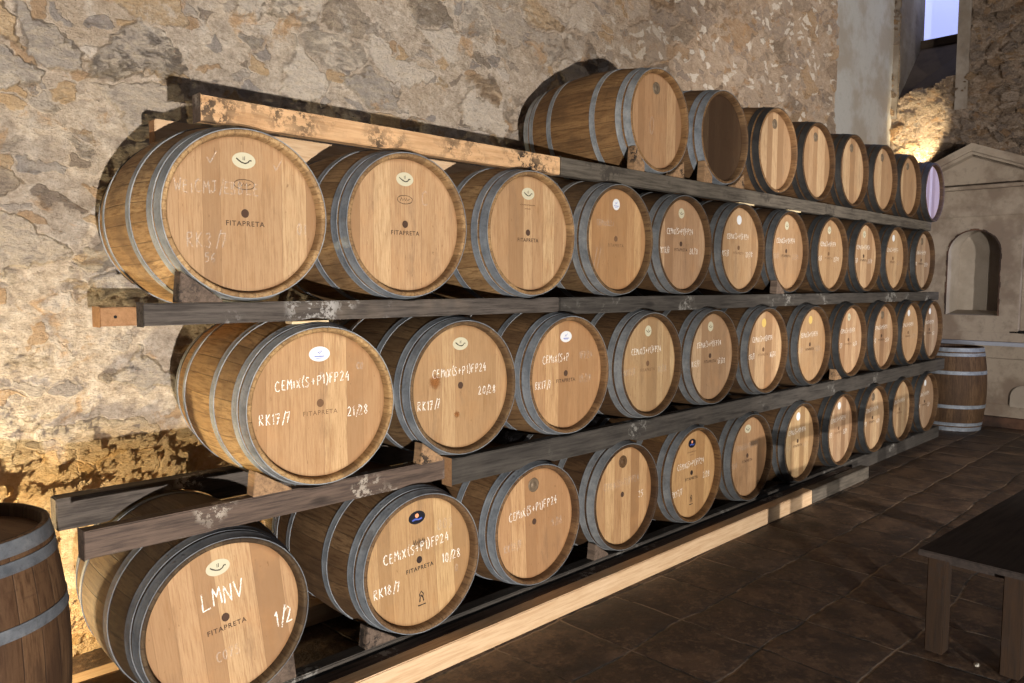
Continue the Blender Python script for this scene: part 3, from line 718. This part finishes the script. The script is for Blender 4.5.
beam('rack_timber', 2.885, 8.42, .045, .100, 1.905, 1.992, 'grey_beam', 'long grey weathered beam at the front of the top shelf', GR, 'grey_beam')
beam('rack_timber', .885, 2.84, .005, .058, 1.232, 1.303, 'dark_beam', 'dark beam under the near barrels of the second row, left half', GR, 'dark_beam')
beam('rack_timber', 2.845, 8.60, .003, .056, 1.218, 1.302, 'far_beam', 'long dark beam under the far barrels of the second row', GR, 'far_beam')
beam('rack_timber', .69, 2.105, -.002, .050, .530, .618, 'brown_beam', 'brown beam above the LMNV barrel, front of third-row shelf', GR, 'brown_beam')
beam('rack_timber', 2.11, 8.75, -.036, .022, .505, .620, 'far_beam', 'long dark beam with orange sawn end under third-row barrels', GR)
beam('rack_timber', 1.15, 3.648, .575, .640, 1.895, 1.995, 'pine', 'rear pine beam behind the mould-spotted top beam, left end peeking out', GR, 'cut')
beam('rack_timber', 3.652, 8.42, .575, .640, 1.865, 1.960, 'pine', 'rear pine beam behind the grey top-shelf beam, near the wall', GR, 'pine')
beam('rack_timber', .93, 8.60, .575, .655, 1.205, 1.275, 'cut', 'rear beam of second shelf with orange nailed stub at left', GR, 'cut', nail=.055)
beam('rack_timber', .76, 8.70, .565, .640, .470, .588, 'dark_beam', 'dark rear beam of the third-row shelf, behind the brown beam', GR, 'dark_beam')
beam('ground_timber', .62, 5.365, -.180, -.105, FL, -.098, 'pine', 'pale pine beam on the tiled floor in front of the bottom row', GR)
beam('ground_timber', 5.367, 6.42, -.180, -.105, FL, -.100, 'grey_beam', 'short grey worn beam ending on the floor past the pine one', GR, 'grey_beam')
beam('ground_timber', .60, 6.30, -.098, -.030, FL, -.104, 'brown_beam', 'flat brown timber lying between pine beam and barrel support', GR)
beam('ground_timber', .60, 8.72, -.018, .050, FL, zD, 'far_beam', 'dark floor beam carrying the fronts of the bottom-row barrels', GR, 'dark_beam')
beam('ground_timber', .50, 8.72, .555, .640, FL, -.110, 'pine', 'rear pine floor beam carrying the backs of the bottom row', GR)

# wedges that chock the barrels
def wedge(x, side, yf, ztop, zc, label, mat='wedge', y0=-.01, y1=.075, h=None):
    # side -1: left of the barrel, +1: right; concave top avoided by a flat slope under the bilge curve
    b = MB(); d0, d1 = (.10, .25) if x < 2 else ((.165, .262) if ztop > 1.9 and side < 0 else (.115, .235)); rr = prof_r(y1-yf)+.003
    za = zc-math.sqrt(rr*rr-d0*d0)-ztop; zb = zc-math.sqrt(rr*rr-d1*d1)-ztop
    # tangent line at the mid of the contact arc stays outside the circle
    dm = (d0+d1)/2; zm = zc-math.sqrt(rr*rr-dm*dm)-ztop; sl = dm/math.sqrt(rr*rr-dm*dm)
    f = lambda d: max(.004, zm+sl*(d-dm)-.001)
    poly = [(d0,0),(d1,0),(d1-.010,f(d1-.010)),(d0,f(d0))]
    poly = [(side*u-side*dm, v) for u, v in poly]
    b.prism(poly, -(y1-y0)/2, (y1-y0)/2)
    o = link('wedge', b.mesh('wedge', [M[mat]], .002), None, (x+side*dm+(.014 if side > 0 and x < 2 else 0), (y0+y1)/2, ztop+.0005))
    return tag(o, label, 'wedge', 'wooden wedges that chock the barrels')
def num(i, row): return ordn[i] if i < len(XS[row])-1 else 'last'
special = {('B',0):'greyish wedge beside the nearest barrel of the second row down', ('C',0):'fresh orange wedge under the near third-row barrel chalked 21/28',
           ('C',1):'wedge left of the stained barrel chalked 20/28', ('D',1):'wedge left of the bottom-row barrel chalked 10/28'}
for row, ztop, yb in (('A',1.993,.045),('B',1.304,.004),('C',.6205,-.03),('D',zD+.0005,-.016)):
    for i, x in enumerate(XS[row]):
        yf = YR[row]+DY[row][i]; sides = (-1, 1) if row == 'A' and i < 2 else (-1,)
        if (row, i) not in (('A',0),('A',1),('B',0),('B',6),('C',0),('C',1),('C',7),('D',0),('D',1),('D',3)): continue
        if row == 'D' and i == 0: sides = (1,)
        zt = ztop
        if row == 'C' and i == 0: zt = .6185; 
        for s in sides:
            lab = special.get((row,i)) or ('wedge on the %s side of the %s barrel, %s' % ('left' if s < 0 else 'right', num(i,row), rown[row]))
            y0 = yb if not (row == 'C' and i == 0) else -.002
            wedge(x, s, yf, zt, ZR[row], lab, 'dark_wedge' if (row in 'B' or (row == 'D')) else 'wedge', y0, y0+.052)
# shims between barrels and the beam above
for k, (row, i, yb, z1, d, w) in enumerate([('C',0,.004,1.2315,-.01,.15),('B',5,.048,1.9045,.08,.20),('B',6,.048,1.9045,.1,.2)]):
    x = XS[row][i]+d; b = MB(); top = prof_r(yb+.05-(YR[row]+DY[row][i]))+ZR[row]+.003
    h = max(.008, z1-top)
    if h < .009: z0 = z1-.010
    else: z0 = top
    b.box(-w/2, w/2, 0, .05, 0, z1-z0-.0005); o = link('shim', b.mesh('shim', [M['shim']], .001), None, (x, yb, z0))
    tag(o, ['thin pale shim on top of the near third-row barrel','pale board on top of the sixth barrel, second row down','pale board on top of the seventh barrel, second row down'][k], 'shim', 'pale shims under the beams')

# ------------------------------------------------------------------ room
def struct(name, me, loc=(0,0,0)):
    return tag(link(name, me, None, loc), kind='structure')
def grid(u0, u1, v0, v1, step, fn, hole=None):
    nu = int((u1-u0)/step)+1; nv = int((v1-v0)/step)+1; vs = []; fs = []
    for j in range(nv+1):
        for i in range(nu+1): vs.append(fn(u0+(u1-u0)*i/nu, v0+(v1-v0)*j/nv))
    for j in range(nv):
        for i in range(nu):
            if hole and hole(u0+(u1-u0)*(i+.5)/nu, v0+(v1-v0)*(j+.5)/nv): continue
            a = j*(nu+1)+i; fs.append((a, a+1, a+nu+2, a+nu+1))
    me = bpy.data.meshes.new('grid'); me.from_pydata(vs, [], fs)
    for p in me.polygons: p.use_smooth = True
    return me
YW = 1.0
me = grid(-1.6, 8.29, FL, 4.6, .0135, lambda u, v: (u, YW, v)); me.materials.append(M['stonewall']); me.flip_normals() if me.polygons[0].normal.y > 0 else None
struct('wall_left', me)
b = MB(); b.box(8.27, 8.31, YW+.005, YW+.3, FL, 4.6); struct('wall_left_edge', b.mesh('edge', [M['plaster']])).name = 'trim_1'
b = MB(); b.box(8.28, 10.2, 1.085, 1.3, FL, 6.0); struct('wall_back', b.mesh('plaster', [M['plaster']]))
# small rounded corner strip between the plaster and the end wall
XE = 10.15
def sill_z(y): return 3.66+(1.0-y)*.22
hole = lambda y, z: (-.35 < y < .5 and .9 < z < 2.2) or (.27 < y < 1.02 and z > sill_z(y)+.03*math.sin(y*17))
me = grid(-3.2, 1.09, FL, 6.0, .02, lambda u, v: (XE, u, v), hole); me.materials.append(M['endstone'])
if me.polygons[0].normal.x > 0: me.flip_normals()
struct('wall_right', me)
# embrasure: deep splayed opening with plastered jambs, sloped sill, bright frosted pane
w = tag(link('window_1', None), kind='structure') if False else None
b = MB()
z1 = 6.0
b.add([(XE-.015,1.02,3.4),(11.2,1.04,3.4),(11.2,1.04,z1),(XE-.015,1.02,z1)], [(0,1,2,3)], 0)
b.add([(XE-.015,1.02,3.4),(11.2,1.04,3.4),(11.2,1.3,3.4),(XE-.015,1.3,3.4),(XE-.015,1.02,z1),(11.2,1.04,z1),(11.2,1.3,z1),(XE-.015,1.3,z1)], [(0,1,5,4),(3,2,6,7),(4,5,6,7),(0,3,7,4),(1,2,6,5)], 0)
b.add([(XE-.035,.245,3.4),(11.2,.245,3.4),(11.2,.30,3.4),(XE-.035,.375,3.4),(XE-.035,.245,z1),(11.2,.245,z1),(11.2,.30,z1),(XE-.035,.375,z1)], [(3,2,6,7),(0,3,7,4),(1,0,4,5)], 0)
jm = struct('window_1', b.mesh('jambs', [M['jamb']]))
b = MB(); b.add([(XE+.05,1.03,sill_z(1.0)),(XE+.05,.36,sill_z(.36)),(11.0,.30,4.44),(11.0,1.04,4.46),(XE+.05,1.03,3.3),(XE+.05,.36,3.3),(11.0,.30,3.3),(11.0,1.04,3.3)], [(0,1,2,3),(0,4,5,1),(4,7,6,5),(3,2,6,7),(0,3,7,4),(1,5,6,2)])
b.box(10.93, 11.02, .30, 1.04, 4.40, 4.50)
link('window_sill', b.mesh('window_sill', [M['sill']]), jm)
b = MB(); b.box(11.05, 11.06, .28, 1.05, 4.3, z1); g = link('window_pane', b.mesh('window_pane', [M['daylight']]), jm); g['label'] = 'bright bluish daylit pane'
b = MB(); b.box(-2.5, 10.4, -8.5, 1.4, FL-.1, FL); struct('floor', b.mesh('floor', [M['floor']]))
b = MB(); b.box(-2.5, 11.3, -8.5, 1.4, 6.0, 6.1); struct('ceiling', b.mesh('ceiling', [M['ceiling']]))

# ------------------------------------------------------------------ tomb / altar against the end wall
tr = empty('stone_tomb', (9.9, .07, FL), 'grey rendered wall tomb with pediment and arched empty niche, behind the far barrel', 'tomb')
ox, oy, oz = 9.9, .07, FL
def tpart(n, b, mat, bev=0, label=None):
    o = link(n, b.mesh(n, mat if isinstance(mat, list) else [M[mat]], bev), tr, (-ox+0, -oy, -oz))
    if label: o['label'] = label
    return o
# body slab with an arched opening (front face polygon cut around the arch)
XF, XB = 9.90, 10.12
NL, NR, NB, NS = .305, -.215, 1.03, 1.72     # niche left y, right y, bottom, spring
arch = [(NL, NB), (NL, NS)]
cyn = (NL+NR)/2; rn = (NL-NR)/2
na = 20
arcp = [(cyn+rn*math.cos(PI*k/na), NS+rn*1.02*math.sin(PI*k/na)) for k in range(na+1)]
b = MB(); yl, yr2, zb, zt = .72, -.42, .84, 2.14
def faceq(x, pts): b.add([(x, u, v) for u, v in pts], [tuple(range(len(pts)))])
faceq(XF, [(yl,zb),(NL,zb),(NL,zt),(yl,zt)]); faceq(XF, [(NR,zb),(yr2,zb),(yr2,zt),(NR,zt)]); faceq(XF, [(NL,zb),(NR,zb),(NR,NB),(NL,NB)])
for k in range(na):
    (u0,v0),(u1,v1) = arcp[k], arcp[k+1]; faceq(XF, [(u0,v0),(u1,v1),(u1,zt),(u0,zt)])
b.add([(XF,yl,zb),(XB,yl,zb),(XB,yl,zt),(XF,yl,zt)], [(0,1,2,3)]); b.add([(XF,yr2,zb),(XB,yr2,zb),(XB,yr2,zt),(XF,yr2,zt)], [(0,1,2,3)])
o = tpart('body', b, 'tomb')
# niche interior
b = MB(); XN = 10.20; ring = [(NL,NB)]+list(arcp)+[(NR,NB)]
for k in range(len(ring)-1):
    (u0,v0),(u1,v1) = ring[k], ring[k+1]; b.add([(XF,u0,v0),(XF,u1,v1),(XN,u1*.86+cyn*.14,v1),(XN,u0*.86+cyn*.14,v0)], [(0,1,2,3)], 0, 0 < k < len(ring)-2)
b.add([(XF,NL,NB),(XF,NR,NB),(XN,NR*.86+cyn*.14,NB+.05),(XN,NL*.86+cyn*.14,NB+.05)], [(0,1,2,3)])
b.add([(XN,u*.86+cyn*.14,v) for u, v in ring], [tuple(range(len(ring)))])
tpart('niche', b, 'niche')
# worn brick rim around the niche
b = MB()
for k in range(len(ring)-1):
    (u0,v0),(u1,v1) = ring[k], ring[k+1]
    def out(u, v, d):
        if v <= NS: return (u+(d if u > cyn else -d), v)
        a = math.atan2(v-NS, u-cyn); return (u+d*math.cos(a), v+d*math.sin(a))
    m = max(1, int(math.hypot(u1-u0, v1-v0)/.06))
    for j in range(m):
        a0, a1 = j/m, (j+1)/m; p0 = (u0+(u1-u0)*a0, v0+(v1-v0)*a0); p1 = (u0+(u1-u0)*a1, v0+(v1-v0)*a1); d = R.uniform(.010,.022); t_ = R.uniform(.003,.009)
        q0, q1 = out(*p0, d), out(*p1, d)
        b.add([(XF-t_,*p0),(XF-t_,*p1),(XF-t_,*q1),(XF-t_,*q0),(XF+.01,*p0),(XF+.01,*p1),(XF+.01,*q1),(XF+.01,*q0)], [(0,1,2,3),(0,4,5,1),(3,2,6,7),(0,3,7,4),(1,5,6,2)])
tpart('niche_rim', b, 'brick', label='worn dark brick rim')
b = MB(); b.box(XF-.03, XB, -.46, .76, 2.14, 2.46); b.box(XF-.12, XB, -.54, .86, 2.435, 2.475); tpart('entablature', b, 'tomb', .008)
# pediment
ax_, az = .09, 2.95; L_, R_ = .86, -.72; zbse = 2.475
sl = .47
b = MB(); zl = az-(L_-ax_)*sl; zr = az-(ax_-R_)*.40; th = .085
b.prism([(L_, zl-th), (ax_, az-th), (ax_, az), (L_-.0, zl)], XF-.10, XB, 'x'); b.prism([(ax_, az-th), (R_, zr-th), (R_, zr), (ax_, az)], XF-.10, XB, 'x')
b.prism([(L_, zl-th-.03), (ax_, az-th-.035), (ax_, az-th), (L_, zl-th)], XF-.06, XB, 'x'); b.prism([(ax_, az-th-.035), (R_, zr-th-.03), (R_, zr-th), (ax_, az-th)], XF-.06, XB, 'x')
tpart('raking_cornice', b, 'tomb')
b = MB(); b.prism([(.80, zbse), (-.68, zbse), (-.68, zr-th), (ax_, az-th), (.80, zl-th+.02)], XF+.07, XB, 'x'); tpart('pediment_panel', b, 'tomb')
# recessed side panel to the right of the opening
b = MB(); b.box(XF+.08, XB, -1.3, -.42, .84, 2.14); b.box(XF-.03, XB, -1.3, -.46, 2.14, 2.46); tpart('side_panel', b, 'tomb', .004)
b = MB(); b.box(XF-.01, XB, -1.3, .80, .742, .842); tpart('back_ledge', b, 'tomb', .004)
b = MB(); b.box(9.80, XB, -1.3, .80, .700, .742); tpart('table_slab', b, 'slab', .006, 'grey stone slab')
b = MB(); b.box(9.87, XB, -1.3, .78, .56, .70); b.box(9.89, XB, -1.3, .77, .04, .555); b.box(9.875, XB, -1.3, .78, -.09, .05); tpart('chest', b, 'tomb', .005)
b = MB(); b.box(9.80, XB, -1.3, .82, FL, -.09); tpart('plinth', b, 'brick', .01, 'dark crumbling plinth')
# pale carved boss on the chest front
b = MB(); n = 18; pts = [(-.50+.12*math.cos(PI*k/n), .14+.13*math.sin(PI*k/n)) for k in range(n+1)]; pts += [(-.62,.03),(-.38,.03)]
b.prism(pts, 9.868, 9.895, 'x'); tpart('carved_shield', b, 'niche', .006, 'pale rounded relief')
b = MB(); b.box(-.06,.06,-.12,.12,0,.022); b.box(-.05,.05,-.11,.11,.022,.028)
o = link('metal_tray', b.mesh('metal_tray', [M['iron']], .003), None, (9.96,-.46,.8425)); tag(o, 'small flat black tray lying on the tomb ledge', 'tray')

# ------------------------------------------------------------------ bench
zr_ = math.radians(-3.0)
bn = empty('low_bench', (3.50,-1.66,FL), 'low dark wooden bench on the tiled floor at the right edge', 'bench'); bn.rotation_euler = (0,0,zr_)
b = MB(); b.box(-.02, 1.75, -.205, .195, .425, .452); link('bench_top', b.mesh('bench_top', [M['bench_top']], .004), bn)
b = MB(); b.box(.06, 1.66, .125, .150, .385, .425); b.box(.06, 1.66, -.165, -.140, .385, .425); b.box(.07,.095,-.14,.125,.385,.425); link('apron', b.mesh('apron', [M['bench_top']], .002), bn)
for (x, y) in ((.068,.135),(.068,-.150),(1.66,.135),(1.66,-.150)):
    b = MB(); b.box(-.038,.038,-.036,.036,0,.425); link('leg', b.mesh('leg', [M['bench_leg']], .004), bn, (x,y,0))
# white chip on the floor
b = MB(); b.lathe([(.0005,0),(.012,0),(.014,.003),(.009,.006),(.0005,.0065)], 9, 'z', smooth=False); b.v = [(x*1.4, y*.8+.2*x, z) for x, y, z in b.v]
from math import sin
o = link('pebble', b.mesh('pebble', [M['pebble']]), None, (3.55,-1.69,FL+.0003)); tag(o, 'small white chip lying on the floor between the bench legs', 'pebble')

# ------------------------------------------------------------------ lamps
def spotfix(name, loc, aim, label):
    r = empty(name, (loc[0], loc[1], loc[2]), label, 'lamp')
    return r
def light(kind, name, loc, energy, col, aim=None, size=.1, **kw):
    l = bpy.data.lights.new(name, kind); l.energy = energy; l.color = col
    if kind == 'AREA': l.size = size
    else: l.shadow_soft_size = size
    for k, v in kw.items(): setattr(l, k, v)
    o = bpy.data.objects.new(name, l); COL.objects.link(o); o.location = loc
    if aim is not None: o.rotation_euler = (Vector(aim)-Vector(loc)).to_track_quat('-Z', 'Y').to_euler()
    return o
light('SPOT', 'floodlight', (-.8,-6.4,.03), 3500, (1.0,.95,.88), (2.3,0,1.4), .035, spot_size=math.radians(80), spot_blend=.55)
light('SPOT', 'second_floodlight', (3.2,-7.2,1.1), 2300, (1.0,.95,.89), (8.4,0,1.4), .06, spot_size=math.radians(54), spot_blend=.45)
light('POINT', 'warm_uplight', (.12,.80,.05), 115, (1.0,.84,.50), None, .03)
light('SPOT', 'corner_uplight', (9.84,.70,2.76), 120, (1.0,.84,.52), (10.15,.76,3.08), .03, spot_size=math.radians(75), spot_blend=.5)
light('AREA', 'rear_fill_light', (4.0,-7.5,4.6), 45, (.80,.86,1.0), (5.5,0,1.0), 2.2)  # added soft fill from behind the camera, no window known there
light('SPOT', 'window_beam', (8.3,-7.2,4.6), 6000, (.24,.36,1.0), (8.62,.05,2.36), .12, spot_size=math.radians(6.5), spot_blend=.6)
light('AREA', 'embrasure_daylight', (11.0,.66,5.2), 14, (.62,.70,1.0), (10.0,.66,4.6), .7)
light('SPOT', 'daylight_shaft', (8.6,-7.2,4.4), 700, (.55,.62,1.0), (9.3,0,1.3), .15, spot_size=math.radians(17), spot_blend=.5)
wd = bpy.data.worlds.new('World'); S.world = wd; wd.use_nodes = True
wd.node_tree.nodes['Background'].inputs[0].default_value = (.85,.90,1.0,1); wd.node_tree.nodes['Background'].inputs[1].default_value = .042

# ------------------------------------------------------------------ camera
cam = bpy.data.cameras.new('camera'); cam.sensor_width = 36; cam.lens = 773.734/1024*36; cam.clip_end = 100; cam.clip_start = .05
co = bpy.data.objects.new('camera', cam); COL.objects.link(co)
yaw, pitch, roll = math.radians(44.75264), math.radians(-4.28601), math.radians(.19616)
f = Vector((math.sin(yaw)*math.cos(pitch), math.cos(yaw)*math.cos(pitch), math.sin(pitch)))
r = f.cross(Vector((0,0,1))).normalized(); u = r.cross(f)
r2 = r*math.cos(roll)+u*math.sin(roll); u2 = -r*math.sin(roll)+u*math.cos(roll)
co.matrix_world = Matrix.Translation((0,-2.53116,1.36992)) @ Matrix((r2, u2, -f)).transposed().to_4x4()
S.camera = co
S.view_settings.view_transform = 'Standard'; S.view_settings.look = 'None'; S.view_settings.gamma = 1; S.view_settings.exposure = 0
S.view_settings.use_curve_mapping = False
